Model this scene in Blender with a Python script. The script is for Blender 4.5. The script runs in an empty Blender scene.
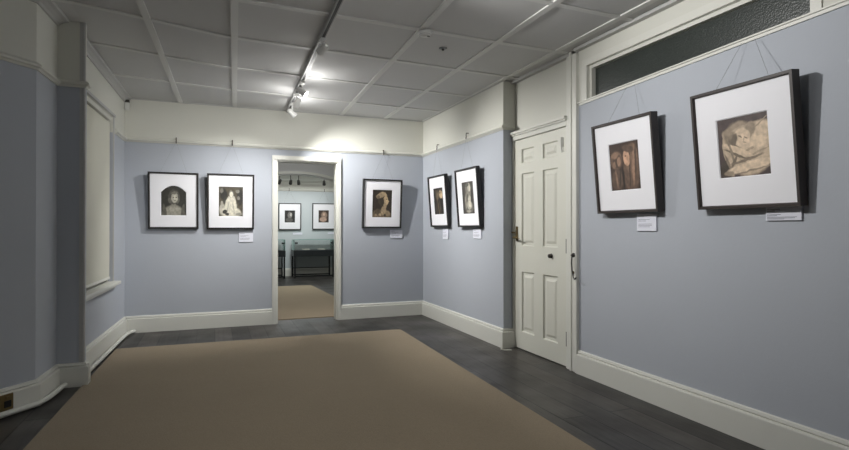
import bpy, bmesh, math, random
from mathutils import Vector, Matrix
random.seed(7)
S = 0.8                      # plan units -> metres
sc = bpy.context.scene
COL = sc.collection
PI = math.pi

# ------------------------------------------------------------------ camera
cam = bpy.data.cameras.new('camera'); co = bpy.data.objects.new('camera', cam); COL.objects.link(co)
cam.sensor_width = 36.0; cam.lens = 532.72 / 849 * 36
co.location = (0, 0, 1.45 * S)
co.rotation_euler = (PI / 2 + 0.0052, 0, -0.3749)
cam.clip_start = 0.02
sc.camera = co

# ------------------------------------------------------------------ world and exposure
w = bpy.data.worlds.new('world'); sc.world = w; w.use_nodes = True
w.node_tree.nodes['Background'].inputs[0].default_value = (0.35, 0.4, 0.5, 1)
w.node_tree.nodes['Background'].inputs[1].default_value = 0.05
sc.view_settings.view_transform = 'Standard'; sc.view_settings.look = 'None'
sc.view_settings.exposure = 0.47; sc.view_settings.gamma = 1.0
sc.view_settings.use_curve_mapping = False

# light levels (watts)
P_HEAD = 120.0        # each visible track spotlight
P_NEAR = 80.0         # unseen spotlights added over the near end of the room
P_FAR = 38.0         # track spotlights and added fill lights of the next room
P_GLOW = 3.0         # bare-lamp spill of the open backed heads, and the added near fill

# ------------------------------------------------------------------ helpers
def lin(c):
    return tuple(((v / 255) / 12.92 if v / 255 <= 0.04045 else ((v / 255 + 0.055) / 1.055) ** 2.4) for v in c)

class MB:
    """collects faces (in plan units) for ONE mesh object"""
    def __init__(s): s.v = []; s.f = []; s.m = []; s.sm = []
    def add(s, vs, fs, mi=0, smooth=False):
        o = len(s.v); s.v += [tuple(q) for q in vs]
        for f in fs: s.f.append([o + i for i in f]); s.m.append(mi); s.sm.append(smooth)
        return s
    def box(s, x0, x1, y0, y1, z0, z1, mi=0):
        vs = [(x0,y0,z0),(x1,y0,z0),(x1,y1,z0),(x0,y1,z0),(x0,y0,z1),(x1,y0,z1),(x1,y1,z1),(x0,y1,z1)]
        return s.add(vs, [(0,3,2,1),(4,5,6,7),(0,1,5,4),(1,2,6,5),(2,3,7,6),(3,0,4,7)], mi)
    def quadprism(s, a, b, c, d, n, mi=0):
        """quad a-b-c-d thickened along vector n"""
        P = [Vector(q) for q in (a, b, c, d)]; n = Vector(n)
        return s.add(P + [q + n for q in P], [(0,3,2,1),(4,5,6,7),(0,1,5,4),(1,2,6,5),(2,3,7,6),(3,0,4,7)], mi)
    def sweep(s, path, prof, mi=0, side=1):
        """profile (out, up) swept along a plan polyline [(x, y)...] with mitred corners; out is to the right of travel"""
        n = len(path); rings = []
        for i, p in enumerate(path):
            p = Vector(p[:2])
            d1 = (Vector(path[i][:2]) - Vector(path[i-1][:2])).normalized() if i else None
            d2 = (Vector(path[i+1][:2]) - p).normalized() if i < n - 1 else None
            d1 = d1 or d2; d2 = d2 or d1
            n1 = Vector((d1.y, -d1.x)); n2 = Vector((d2.y, -d2.x))
            m = (n1 + n2).normalized(); k = 1 / max(0.2, m.dot(n1))
            z = path[i][2] if len(path[i]) > 2 else 0
            rings.append([(p.x + m.x*k*side*o, p.y + m.y*k*side*o, z + u) for o, u in prof])
        k = len(prof); vs = [q for r in rings for q in r]; fs = []
        for i in range(n - 1):
            for j in range(k):
                fs.append((i*k + j, i*k + (j+1) % k, (i+1)*k + (j+1) % k, (i+1)*k + j))
        fs.append(tuple(range(k))[::-1]); fs.append(tuple((n-1)*k + j for j in range(k)))
        return s.add(vs, fs, mi)
    def tube(s, pts, r, n=8, mi=0):
        pts = [Vector(p) for p in pts]; rings = []
        for i, p in enumerate(pts):
            d = (pts[min(i+1, len(pts)-1)] - pts[max(i-1, 0)]).normalized()
            a = d.orthogonal().normalized()
            if i:   # keep the frame from twisting
                a = (pa - d * pa.dot(d)).normalized()
            pa = a; b = d.cross(a); rr = r[i] if isinstance(r, (list, tuple)) else r
            rings.append([p + (a*math.cos(2*PI*j/n) + b*math.sin(2*PI*j/n)) * rr for j in range(n)])
        vs = [q for R in rings for q in R]; fs = []
        for i in range(len(pts) - 1):
            for j in range(n): fs.append((i*n + j, i*n + (j+1) % n, (i+1)*n + (j+1) % n, (i+1)*n + j))
        s.add(vs, fs, mi, True)
        s.add(rings[0], [tuple(range(n))[::-1]], mi); s.add(rings[-1], [tuple(range(n))], mi)
        return s
    def lathe(s, prof, c, axis, n=24, mi=0, cap=True):
        """prof [(along, radius)] about axis through c"""
        c = Vector(c); ax = Vector(axis).normalized(); a = ax.orthogonal().normalized(); b = ax.cross(a)
        vs = []; fs = []; k = len(prof)
        for t, r in prof:
            for j in range(n): vs.append(c + ax*t + (a*math.cos(2*PI*j/n) + b*math.sin(2*PI*j/n))*r)
        for i in range(k - 1):
            for j in range(n): fs.append((i*n + j, i*n + (j+1) % n, (i+1)*n + (j+1) % n, (i+1)*n + j))
        s.add(vs, fs, mi, True)
        if cap:
            s.add(vs[:n], [tuple(range(n))[::-1]], mi); s.add(vs[-n:], [tuple(range(n))], mi)
        return s
    def build(s, name, mat, parent=None, loc=(0,0,0), bevel=0.0):
        me = bpy.data.meshes.new(name)
        L = Vector(loc)
        me.from_pydata([tuple((Vector(v) - L) * S) for v in s.v], [], s.f)
        for m in (mat if isinstance(mat, (list, tuple)) else [mat]): me.materials.append(m)
        me.polygons.foreach_set('material_index', s.m); me.polygons.foreach_set('use_smooth', s.sm)
        bm = bmesh.new(); bm.from_mesh(me)
        bmesh.ops.recalc_face_normals(bm, faces=bm.faces); bm.to_mesh(me); bm.free()
        me.update()
        o = bpy.data.objects.new(name, me); COL.objects.link(o); o.location = L * S
        if parent: o.parent = parent
        if bevel:
            b = o.modifiers.new('bevel', 'BEVEL'); b.width = bevel * S; b.segments = 2; b.limit_method = 'ANGLE'
        return o

def tag(o, label, cat, group=None, kind=None):
    o['label'] = label; o['category'] = cat
    if group: o['group'] = group
    if kind: o['kind'] = kind
    return o
def thing(name, label, cat, loc, rot=(0,0,0), group=None):
    o = bpy.data.objects.new(name, None); COL.objects.link(o)
    o.location = Vector(loc) * S; o.rotation_euler = rot; o.empty_display_size = 0.1
    return tag(o, label, cat, group)
def struct(name, mb, mat, label=None, cat=None, **k):
    o = mb.build(name, mat, **k); o['kind'] = 'structure'
    if label: o['label'] = label; o['category'] = cat
    return o

# ------------------------------------------------------------------ materials
def new_mat(name):
    m = bpy.data.materials.new(name); m.use_nodes = True
    return m, m.node_tree, m.node_tree.nodes['Principled BSDF']
def N(nt, typ, **kw):
    n = nt.nodes.new(typ)
    for k, v in kw.items(): setattr(n, k, v)
    return n
def plain(name, rgb, rough=0.5, metal=0.0, var=0.04, scale=6.0, bump=0.0, bscale=120.0, spec=0.5):
    m, nt, b = new_mat(name); c = lin(rgb)
    tc = N(nt, 'ShaderNodeTexCoord'); no = N(nt, 'ShaderNodeTexNoise'); no.inputs['Scale'].default_value = scale
    no.inputs['Detail'].default_value = 4
    nt.links.new(tc.outputs['Object'], no.inputs['Vector'])
    mx = N(nt, 'ShaderNodeMixRGB'); mx.inputs[1].default_value = tuple(v*(1-var) for v in c) + (1,)
    mx.inputs[2].default_value = tuple(min(1, v*(1+var)) for v in c) + (1,)
    nt.links.new(no.outputs['Fac'], mx.inputs[0]); nt.links.new(mx.outputs[0], b.inputs['Base Color'])
    b.inputs['Roughness'].default_value = rough; b.inputs['Metallic'].default_value = metal
    b.inputs['Specular IOR Level'].default_value = spec
    if bump:
        n2 = N(nt, 'ShaderNodeTexNoise'); n2.inputs['Scale'].default_value = bscale; n2.inputs['Detail'].default_value = 3
        nt.links.new(tc.outputs['Object'], n2.inputs['Vector'])
        bp = N(nt, 'ShaderNodeBump'); bp.inputs['Strength'].default_value = bump; bp.inputs['Distance'].default_value = 0.002
        nt.links.new(n2.outputs['Fac'], bp.inputs['Height']); nt.links.new(bp.outputs[0], b.inputs['Normal'])
    return m
def emit(name, rgb, strength):
    m, nt, b = new_mat(name)
    b.inputs['Base Color'].default_value = (.8,.8,.8,1); b.inputs['Emission Color'].default_value = rgb + (1,)
    b.inputs['Emission Strength'].default_value = strength
    return m

M = {}
M['blue'] = plain('blue_grey_paint', (177, 182, 190), 0.75, var=0.03, scale=1.5, bump=0.25, bscale=60)
M['cream'] = plain('cream_white_paint', (213, 213, 204), 0.7, var=0.03, scale=1.5, bump=0.2, bscale=50)
M['pale'] = plain('pale_blue_grey_paint', (196, 204, 206), 0.75, var=0.03, scale=1.5, bump=0.2, bscale=60)
M['ceil'] = plain('ceiling_paint', (203, 203, 202), 0.8, var=0.04, scale=2.0, bump=0.2, bscale=40)
M['batten'] = plain('batten_paint', (216, 216, 213), 0.6, var=0.03)
M['cornice'] = plain('cornice_paint', (186, 186, 184), 0.7, var=0.03)
M['gloss'] = plain('white_gloss_woodwork', (218, 218, 210), 0.35, var=0.03, scale=3, bump=0.06, bscale=30)
M['door'] = plain('door_white_paint', (216, 216, 205), 0.4, var=0.03, scale=3, bump=0.06, bscale=30)
M['blind'] = plain('cream_blind_fabric', (206, 205, 192), 0.85, var=0.02, bump=0.2, bscale=300)
M['black'] = plain('black_frame_wood', (34, 32, 31), 0.45, var=0.15, scale=20, bump=0.1)
M['brownblack'] = plain('brown_black_frame_wood', (56, 49, 46), 0.5, var=0.15, scale=20, bump=0.1)
M['mount'] = plain('white_mount_board', (240, 240, 244), 0.8, var=0.01, bump=0.1, bscale=400)
M['card'] = plain('white_caption_card', (226, 228, 238), 0.7, var=0.01)
M['ink'] = plain('grey_ink', (120, 122, 132), 0.8)
M['wire'] = plain('steel_wire', (150, 152, 156), 0.5, metal=0.3)
M['hook'] = plain('dark_hook_metal', (70, 64, 56), 0.45, metal=0.5)
M['brass'] = plain('aged_brass', (120, 104, 70), 0.4, metal=0.7, var=0.1)
M['iron'] = plain('dark_iron', (78, 76, 72), 0.5, metal=0.5)
M['lampwhite'] = plain('white_lamp_enamel', (225, 225, 222), 0.4)
M['lampgrey'] = plain('grey_lamp_enamel', (150, 150, 150), 0.45)
M['trackm'] = plain('grey_white_track', (165, 165, 163), 0.45)
M['slot'] = plain('black_track_slot', (22, 22, 22), 0.5)
M['plastic'] = plain('white_plastic', (222, 222, 218), 0.4)
M['greyplastic'] = plain('grey_plastic', (120, 122, 122), 0.5)
M['casemetal'] = plain('black_case_metal', (26, 28, 30), 0.35, metal=0.2)
M['slab'] = plain('dark_green_case_board', (30, 34, 36), 0.4)
M['paper'] = plain('pale_paper', (205, 205, 195), 0.8)
M['lampface'] = emit('lit_lamp_face', (1.0, 0.97, 0.92), 9.0)
M['unlit'] = plain('unlit_lamp_face', (40, 40, 42), 0.3)

def floor_mat():
    m, nt, b = new_mat('dark_stained_floorboards')
    tc = N(nt, 'ShaderNodeTexCoord'); mp = N(nt, 'ShaderNodeMapping'); mp.inputs['Rotation'].default_value = (0, 0, PI/2)
    nt.links.new(tc.outputs['Object'], mp.inputs['Vector'])
    br = N(nt, 'ShaderNodeTexBrick'); br.offset = 0.43; br.offset_frequency = 2
    br.inputs['Scale'].default_value = 1.0; br.inputs['Brick Width'].default_value = 2.7; br.inputs['Row Height'].default_value = 0.178
    br.inputs['Mortar Size'].default_value = 0.006; br.inputs['Mortar Smooth'].default_value = 0.3; br.inputs['Bias'].default_value = 0
    br.inputs['Color1'].default_value = lin((72, 68, 64)) + (1,); br.inputs['Color2'].default_value = lin((46, 44, 42)) + (1,)
    br.inputs['Mortar'].default_value = lin((18, 17, 16)) + (1,)
    nt.links.new(mp.outputs[0], br.inputs['Vector'])
    mp2 = N(nt, 'ShaderNodeMapping'); mp2.inputs['Scale'].default_value = (26, 1.6, 10)
    nt.links.new(tc.outputs['Object'], mp2.inputs['Vector'])
    no = N(nt, 'ShaderNodeTexNoise'); no.inputs['Scale'].default_value = 1.5; no.inputs['Detail'].default_value = 8
    nt.links.new(mp2.outputs[0], no.inputs['Vector'])
    n3 = N(nt, 'ShaderNodeTexNoise'); n3.inputs['Scale'].default_value = 2.2; n3.inputs['Detail'].default_value = 5
    nt.links.new(tc.outputs['Object'], n3.inputs['Vector'])
    rr = N(nt, 'ShaderNodeMapRange'); rr.inputs[1].default_value = .3; rr.inputs[2].default_value = .7; rr.inputs[3].default_value = .72; rr.inputs[4].default_value = 1.2
    nt.links.new(no.outputs['Fac'], rr.inputs[0])
    mul = N(nt, 'ShaderNodeMixRGB', blend_type='MULTIPLY'); mul.inputs[0].default_value = 1
    nt.links.new(br.outputs['Color'], mul.inputs[1]); nt.links.new(rr.outputs[0], mul.inputs[2])
    nt.links.new(mul.outputs[0], b.inputs['Base Color'])
    r2 = N(nt, 'ShaderNodeMapRange'); r2.inputs[1].default_value = .3; r2.inputs[2].default_value = .7; r2.inputs[3].default_value = .30; r2.inputs[4].default_value = .52
    nt.links.new(n3.outputs['Fac'], r2.inputs[0]); nt.links.new(r2.outputs[0], b.inputs['Roughness'])
    bp = N(nt, 'ShaderNodeBump'); bp.inputs['Strength'].default_value = .35; bp.inputs['Distance'].default_value = .004
    ad = N(nt, 'ShaderNodeMath', operation='SUBTRACT'); ad.inputs[1].default_value = 0
    nt.links.new(no.outputs['Fac'], ad.inputs[0]); nt.links.new(br.outputs['Fac'], ad.inputs[1])
    nt.links.new(ad.outputs[0], bp.inputs['Height']); nt.links.new(bp.outputs[0], b.inputs['Normal'])
    return m
M['floor'] = floor_mat()

def carpet_mat():
    m, nt, b = new_mat('taupe_carpet_pile')
    tc = N(nt, 'ShaderNodeTexCoord')
    a = N(nt, 'ShaderNodeTexNoise'); a.inputs['Scale'].default_value = 1.3; a.inputs['Detail'].default_value = 6
    c = N(nt, 'ShaderNodeTexNoise'); c.inputs['Scale'].default_value = 160; c.inputs['Detail'].default_value = 2
    for q in (a, c): nt.links.new(tc.outputs['Object'], q.inputs['Vector'])
    m1 = N(nt, 'ShaderNodeMixRGB'); m1.inputs[1].default_value = lin((158, 143, 120)) + (1,); m1.inputs[2].default_value = lin((172, 156, 132)) + (1,)
    nt.links.new(a.outputs['Fac'], m1.inputs[0])
    m2 = N(nt, 'ShaderNodeMixRGB', blend_type='MULTIPLY'); m2.inputs[0].default_value = .35
    nt.links.new(m1.outputs[0], m2.inputs[1]); nt.links.new(c.outputs['Fac'], m2.inputs[2])
    nt.links.new(m2.outputs[0], b.inputs['Base Color'])
    b.inputs['Roughness'].default_value = 1; b.inputs['Specular IOR Level'].default_value = .1
    b.inputs['Sheen Weight'].default_value = .15
    bp = N(nt, 'ShaderNodeBump'); bp.inputs['Strength'].default_value = .6; bp.inputs['Distance'].default_value = .004
    nt.links.new(c.outputs['Fac'], bp.inputs['Height']); nt.links.new(bp.outputs[0], b.inputs['Normal'])
    return m
M['carpet'] = carpet_mat()

def textured_glass():
    m, nt, b = new_mat('dark_reeded_glass')
    tc = N(nt, 'ShaderNodeTexCoord'); v = N(nt, 'ShaderNodeTexVoronoi'); v.inputs['Scale'].default_value = 95
    nt.links.new(tc.outputs['Object'], v.inputs['Vector'])
    no = N(nt, 'ShaderNodeTexNoise'); no.inputs['Scale'].default_value = 5; nt.links.new(tc.outputs['Object'], no.inputs['Vector'])
    mx = N(nt, 'ShaderNodeMixRGB'); mx.inputs[1].default_value = lin((40, 45, 43)) + (1,); mx.inputs[2].default_value = lin((54, 60, 56)) + (1,)
    nt.links.new(v.outputs['Distance'], mx.inputs[0]); nt.links.new(mx.outputs[0], b.inputs['Base Color'])
    b.inputs['Roughness'].default_value = .36
    bp = N(nt, 'ShaderNodeBump'); bp.inputs['Strength'].default_value = .35; bp.inputs['Distance'].default_value = .003
    nt.links.new(v.outputs['Distance'], bp.inputs['Height']); nt.links.new(bp.outputs[0], b.inputs['Normal'])
    return m
M['tglass'] = textured_glass()

def clear_glass():
    m, nt, b = new_mat('clear_case_glass'); nt.nodes.remove(b)
    t = N(nt, 'ShaderNodeBsdfTransparent'); t.inputs[0].default_value = (.985, .995, .99, 1)
    g = N(nt, 'ShaderNodeBsdfGlossy'); g.inputs['Roughness'].default_value = .05; g.inputs[0].default_value = (.75, .85, .82, 1)
    f = N(nt, 'ShaderNodeFresnel'); f.inputs[0].default_value = 1.5
    no = N(nt, 'ShaderNodeTexNoise'); no.inputs['Scale'].default_value = 3
    ad = N(nt, 'ShaderNodeMath', operation='MULTIPLY_ADD'); ad.inputs[1].default_value = .02
    nt.links.new(no.outputs['Fac'], ad.inputs[0]); nt.links.new(f.outputs[0], ad.inputs[2])
    mx = N(nt, 'ShaderNodeMixShader')
    nt.links.new(ad.outputs[0], mx.inputs[0]); nt.links.new(t.outputs[0], mx.inputs[1]); nt.links.new(g.outputs[0], mx.inputs[2])
    nt.links.new(mx.outputs[0], nt.nodes['Material Output'].inputs[0])
    return m
M['glass'] = clear_glass()
M['glassedge'] = plain('green_glass_edge', (150, 185, 178), 0.2)

def print_mat(name, base, blobs, grain=0.25, gscale=38.0, warp=0.07):
    """a sepia picture: soft tonal shapes (u, v in -1..1 of the print, about its centre) over a ground, with mottled grain"""
    m, nt, b = new_mat(name)
    tc = N(nt, 'ShaderNodeTexCoord')
    # generated coords: X across, Z up
    sx = N(nt, 'ShaderNodeSeparateXYZ'); nt.links.new(tc.outputs['Generated'], sx.inputs[0])
    cb = N(nt, 'ShaderNodeCombineXYZ')
    for i, k in ((0, 'X'), (1, 'Z')):
        ma = N(nt, 'ShaderNodeMath', operation='MULTIPLY_ADD'); ma.inputs[1].default_value = 2; ma.inputs[2].default_value = -1
        nt.links.new(sx.outputs[k], ma.inputs[0]); nt.links.new(ma.outputs[0], cb.inputs[i])
    wn = N(nt, 'ShaderNodeTexNoise'); wn.inputs['Scale'].default_value = 3.0; wn.inputs['Detail'].default_value = 3
    nt.links.new(cb.outputs[0], wn.inputs['Vector'])
    vs = N(nt, 'ShaderNodeVectorMath', operation='SUBTRACT'); vs.inputs[1].default_value = (.5, .5, .5)
    nt.links.new(wn.outputs['Color'], vs.inputs[0])
    vm = N(nt, 'ShaderNodeVectorMath', operation='SCALE'); vm.inputs['Scale'].default_value = warp * 2
    nt.links.new(vs.outputs[0], vm.inputs[0])
    va = N(nt, 'ShaderNodeVectorMath', operation='ADD'); nt.links.new(cb.outputs[0], va.inputs[0]); nt.links.new(vm.outputs[0], va.inputs[1])
    fl = N(nt, 'ShaderNodeVectorMath', operation='MULTIPLY'); fl.inputs[1].default_value = (1, 1, 0); nt.links.new(va.outputs[0], fl.inputs[0])
    cur = None
    for (u, v, ru, rv, ang, rgb, soft) in blobs:
        mp = N(nt, 'ShaderNodeMapping'); mp.vector_type = 'TEXTURE'
        mp.inputs['Location'].default_value = (u, v, 0); mp.inputs['Rotation'].default_value = (0, 0, math.radians(ang)); mp.inputs['Scale'].default_value = (ru, rv, 1)
        nt.links.new(fl.outputs[0], mp.inputs['Vector'])
        ln = N(nt, 'ShaderNodeVectorMath', operation='LENGTH'); nt.links.new(mp.outputs[0], ln.inputs[0])
        mr = N(nt, 'ShaderNodeMapRange', interpolation_type='SMOOTHSTEP')
        mr.inputs[1].default_value = 1 + soft*.5; mr.inputs[2].default_value = 1 - soft*.6; mr.inputs[3].default_value = 0; mr.inputs[4].default_value = 1
        nt.links.new(ln.outputs['Value'], mr.inputs[0])
        mx = N(nt, 'ShaderNodeMixRGB'); mx.inputs[2].default_value = lin(rgb) + (1,)
        if cur: nt.links.new(cur, mx.inputs[1])
        else: mx.inputs[1].default_value = lin(base) + (1,)
        nt.links.new(mr.outputs[0], mx.inputs[0]); cur = mx.outputs[0]
    g = N(nt, 'ShaderNodeTexNoise'); g.inputs['Scale'].default_value = gscale / 8; g.inputs['Detail'].default_value = 6
    nt.links.new(cb.outputs[0], g.inputs['Vector'])
    gr = N(nt, 'ShaderNodeMapRange'); gr.inputs[1].default_value = .3; gr.inputs[2].default_value = .7; gr.inputs[3].default_value = 1 - grain; gr.inputs[4].default_value = 1 + grain
    nt.links.new(g.outputs['Fac'], gr.inputs[0])
    mu = N(nt, 'ShaderNodeMixRGB', blend_type='MULTIPLY'); mu.inputs[0].default_value = 1
    nt.links.new(cur, mu.inputs[1]); nt.links.new(gr.outputs[0], mu.inputs[2])
    nt.links.new(mu.outputs[0], b.inputs['Base Color']); b.inputs['Roughness'].default_value = .55
    return m

# ------------------------------------------------------------------ plan dimensions (units; x right, y into the room, z up)
XR, XN, D = 3.252, 3.384, 8.329
ZC, ZR = 3.241, 2.638
YRET = 5.655
YB = -1.6                                       # wall behind the viewpoint
YF = 16.4                                       # far wall of the next room
# plan of the left side, from the back corner toward the viewpoint
WL0, WL1 = (-1.156, D), (-1.256, 5.80)          # window wall
PB = [(-1.12, 5.80), (-1.12, 5.72), (-1.335, 5.72), (-1.36, 5.21), (-1.535, 4.985), (-2.3, 4.0), (-2.3, YB)]

# ------------------------------------------------------------------ floor and ceiling
f = MB().box(-3.2, 6.2, YB - .2, YF + .3, -0.12, 0)
struct('floor', f, M['floor'], 'dark stained wide floorboards running toward the doorway', 'floor')
def cl01(v): return max(0.0, min(1.0, v))
def zceil(x, y): return ZC + .105 * cl01((.1 - x)/1.2) * cl01((8.0 - y)/2.3)      # the old ceiling rises a little toward the near left
c = MB(); gx = [-2.6 + (XN + 2.9)*i/30 for i in range(31)]; gy = [YB - .2 + (D + .26 - YB)*i/40 for i in range(41)]
vs = [(x, y, zceil(x, y)) for y in gy for x in gx] + [(x, y, ZC + .25) for y in gy for x in gx]; nx = 31; tot = 31*41
c.add(vs, [(j*nx + i, j*nx + i + 1, (j+1)*nx + i + 1, (j+1)*nx + i) for j in range(40) for i in range(30)] + [(tot + j*nx + i, tot + (j+1)*nx + i, tot + (j+1)*nx + i + 1, tot + j*nx + i + 1) for j in range(40) for i in range(30)]
      + [(i, tot + i, tot + i + 1, i + 1) for i in range(30)] + [(40*nx + i, 40*nx + i + 1, tot + 40*nx + i + 1, tot + 40*nx + i) for i in range(30)]
      + [(j*nx, (j+1)*nx, tot + (j+1)*nx, tot + j*nx) for j in range(40)] + [(j*nx + 30, tot + j*nx + 30, tot + (j+1)*nx + 30, (j+1)*nx + 30) for j in range(40)], 0)
struct('ceiling', c, M['ceil'], 'pale panelled ceiling with thin battens', 'ceiling')
# battens of the ceiling grid (long ones lean very slightly, as in the room)
bt = MB(); bz = ZC; BT = .012
def batten(a, b, wd=.06, BT=.012):
    a, b = Vector((a[0], a[1], bz)), Vector((b[0], b[1], bz)); d = (b - a).normalized(); n = Vector((-d.y, d.x, 0)) * wd/2
    K = 24
    for i in range(K):
        p, q = a.lerp(b, i/K), a.lerp(b, (i+1)/K)
        L4 = [Vector((v.x, v.y, zceil(v.x, v.y) - BT)) for v in (p - n, q - n, q + n, p + n)]
        bt.add(L4 + [v + Vector((0, 0, BT)) for v in L4], [(0,3,2,1),(0,1,5,4),(2,3,7,6)] + ([(3,0,4,7)] if i == 0 else []) + ([(1,2,6,5)] if i == K-1 else []))
def atx(p0, sl, y): return (p0[0] + (y - p0[1])*sl, y)
for p0, sl, y1 in [((-.56, 5.26), .033, D), ((.155, 4.9), .033, D), ((.935, 4.9), .033, D), ((1.73, 4.47), .033, D), ((2.525, 4.34), .015, D), ((3.21, 4.3), .012, D)]:
    batten(atx(p0, sl, YB), atx(p0, sl, y1))
for i, y in enumerate([7.36, 6.36, 5.35, 4.44, 3.50, 2.55, 1.6, .65, -.3, -1.2]):
    xl = -1.2 if y > 5.7 else (-1.3 if y > 5 else -2.3)
    sl = .065 if y > 5.2 else .04
    batten((xl, y + (xl - .8)*sl), (XR if y > 5.6 else XN, y + (XR - .8)*sl), BT=.0105)
struct('trim_1', bt, M['batten'], 'white batten grid on the ceiling', 'ceiling trim')

# ------------------------------------------------------------------ back wall with the doorway
DX0, DX1, DZ = .872, 1.80, 2.475
def wallpiece(mb, x0, x1, y0, y1, z0, z1, zr=ZR):
    if z0 < zr < z1:
        mb.box(x0, x1, y0, y1, z0, zr, 0); mb.box(x0, x1, y0, y1, zr, z1, 1)
    else: mb.box(x0, x1, y0, y1, z0, z1, 0 if z1 <= zr else 1)
wb = MB(); T = .14
wallpiece(wb, -1.7, DX0, D, D + T, 0, ZC); wallpiece(wb, DX1, XN + .3, D, D + T, 0, ZC); wallpiece(wb, DX0, DX1, D, D + T, DZ, ZC)
struct('wall_back', wb, [M['blue'], M['cream']], 'blue grey back wall with the open doorway', 'wall')
arc = MB()
for x0, x1 in ((.803, .874), (1.797, 1.858)):
    arc.box(x0, x1, D - .03, D, 0, DZ); arc.box(x0 + .012, x1 - .012, D - .042, D - .03, 0, DZ)
arc.box(.803, 1.858, D - .03, D, DZ - .002, 2.545); arc.box(.815, 1.846, D - .042, D - .03, DZ + .01, 2.533)
arc.box(DX0, DX0 + .018, D, D + T + .03, 0, DZ); arc.box(DX1 - .018, DX1, D, D + T + .03, 0, DZ); arc.box(DX0, DX1, D, D + T + .03, DZ - .018, DZ)
struct('trim_2', arc, M['gloss'], 'white architrave round the open doorway', 'door frame')

# ------------------------------------------------------------------ right walls
wr = MB()
wallpiece(wr, XR, XN + .3, YRET, D, 0, ZC)
struct('wall_right', wr, [M['blue'], M['cream']], 'blue grey wall between back corner and white door', 'wall')
TY0, TY1 = 4.262, 2.15                         # glazed fanlight, far and near ends
ZL = 2.69                                      # ledge under it
wn = MB()
def slopes(y): return 2.665 + (4.414 - y) * (2.726 - 2.665) / 2.27     # the ledge climbs a little toward the viewpoint
yb0, yb1 = 4.39, YB - .2
wn.quadprism((XN, yb1, 0), (XN, yb0, 0), (XN, yb0, slopes(yb0)), (XN, yb1, slopes(yb1)), (.3, 0, 0), 0)
struct('wall_right_near', wn, M['blue'], 'blue grey wall below the fanlight', 'wall')
wu = MB()                                      # cream wall round the fanlight and over the door
def upper(ya, yb, za, zb): wu.quadprism((XN, ya, za(ya)), (XN, yb, za(yb)), (XN, yb, zb), (XN, ya, zb), (.3, 0, 0))
upper(TY0, 4.39, slopes, ZC); upper(TY1, TY0, lambda y: 3.05, ZC); upper(yb1, TY1, slopes, ZC)
wu.box(XN + .035, XN + .3, 4.39, YRET, 2.5, ZC)
wu.box(XN + .2, XN + .3, TY1, TY0, 2.6, 3.1)
struct('wall_right_upper', wu, M['cream'], 'cream painted wall over the door and round the fanlight', 'wall')
# far wall behind the viewpoint, and the wall line left of it
struct('wall_front', MB().box(-2.6, XN + .3, YB - .2, YB, 0, ZC), M['blue'])

# left: window wall with an opening, then the pier and the canted walls
ang = math.atan2(WL0[0] - WL1[0], WL0[1] - WL1[1]); dwl = Vector((math.sin(ang), math.cos(ang))); nwl = Vector((-dwl.y, dwl.x))
LWL = (Vector(WL0) - Vector(WL1)).length
def wl(t, out=0.0, z=0.0):                     # t = distance along the window wall from the pier; out > 0 goes outside
    p = Vector(WL1) + dwl*t + nwl*out
    return (p.x, p.y, z)
def wlbox(mb, t0, t1, o0, o1, z0, z1, mi=0):
    a, b = wl(t0, o0), wl(t1, o0); n = nwl * (o1 - o0)
    mb.quadprism((a[0], a[1], z0), (b[0], b[1], z0), (b[0], b[1], z1), (a[0], a[1], z1), (n.x, n.y, 0), mi)
WT0, WT1, WZ0, WZ1 = .30, 1.80, .77, 2.835     # window opening
ww = MB()
ZW = ZC + .1
def wlw(t0, t1, z0, z1):
    if z0 < ZR < z1: wlbox(ww, t0, t1, 0, .35, z0, ZR, 0); wlbox(ww, t0, t1, 0, .35, ZR, z1, 1)
    else: wlbox(ww, t0, t1, 0, .35, z0, z1, 0 if z1 <= ZR else 1)
wlw(-.06, WT0, 0, ZW); wlw(WT1, LWL + .05, 0, ZW); wlw(WT0, WT1, 0, WZ0); wlw(WT0, WT1, WZ1, ZW)
struct('wall_left', ww, [M['blue'], M['cream']], 'blue grey left wall with the blinded window', 'wall')
pm = MB(); ZP = 2.745
full = PB + [(-2.65, YB), (-2.65, 6.1), (-1.45, 6.1), (-1.30, 5.80)]
for (z0, z1, mi) in ((0, ZP, 0), (ZP, ZC + .13, 1)):
    vs = [(x, y, z0) for x, y in full] + [(x, y, z1) for x, y in full]; n = len(full)
    pm.add(vs, [(i, (i+1) % n, n + (i+1) % n, n + i) for i in range(n)], mi); pm.add(vs[n:], [tuple(range(n))], mi); pm.add(vs[:n], [tuple(range(n))], mi)
struct('wall_left_near', pm, [M['blue'], M['cream']], 'blue grey pier and canted wall at the left', 'wall')

# ------------------------------------------------------------------ skirtings, picture rails, cornices
SKP = [(0,0),(.034,0),(.034,.185),(.030,.194),(.014,.198),(.022,.208),(.016,.226),(.006,.231),(0,.231)]
RLP = [(0,-.005),(.012,-.005),(.020,.008),(.038,.016),(.042,.030),(.034,.042),(.022,.048),(.014,.056),(0,.056)]
COP = [(0,0),(0,-.075),(.014,-.075),(.022,-.05),(.05,-.028),(.075,-.02),(.08,0)]
left_path = [wl(LWL)[:2], wl(0)[:2]]
pier_path = PB
cw = lambda pts: pts                            # paths run so that the room is on the right of travel
def sw(pts, prof, z=0): return MB().sweep([(x, y, z) for x, y in pts], prof)
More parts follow.
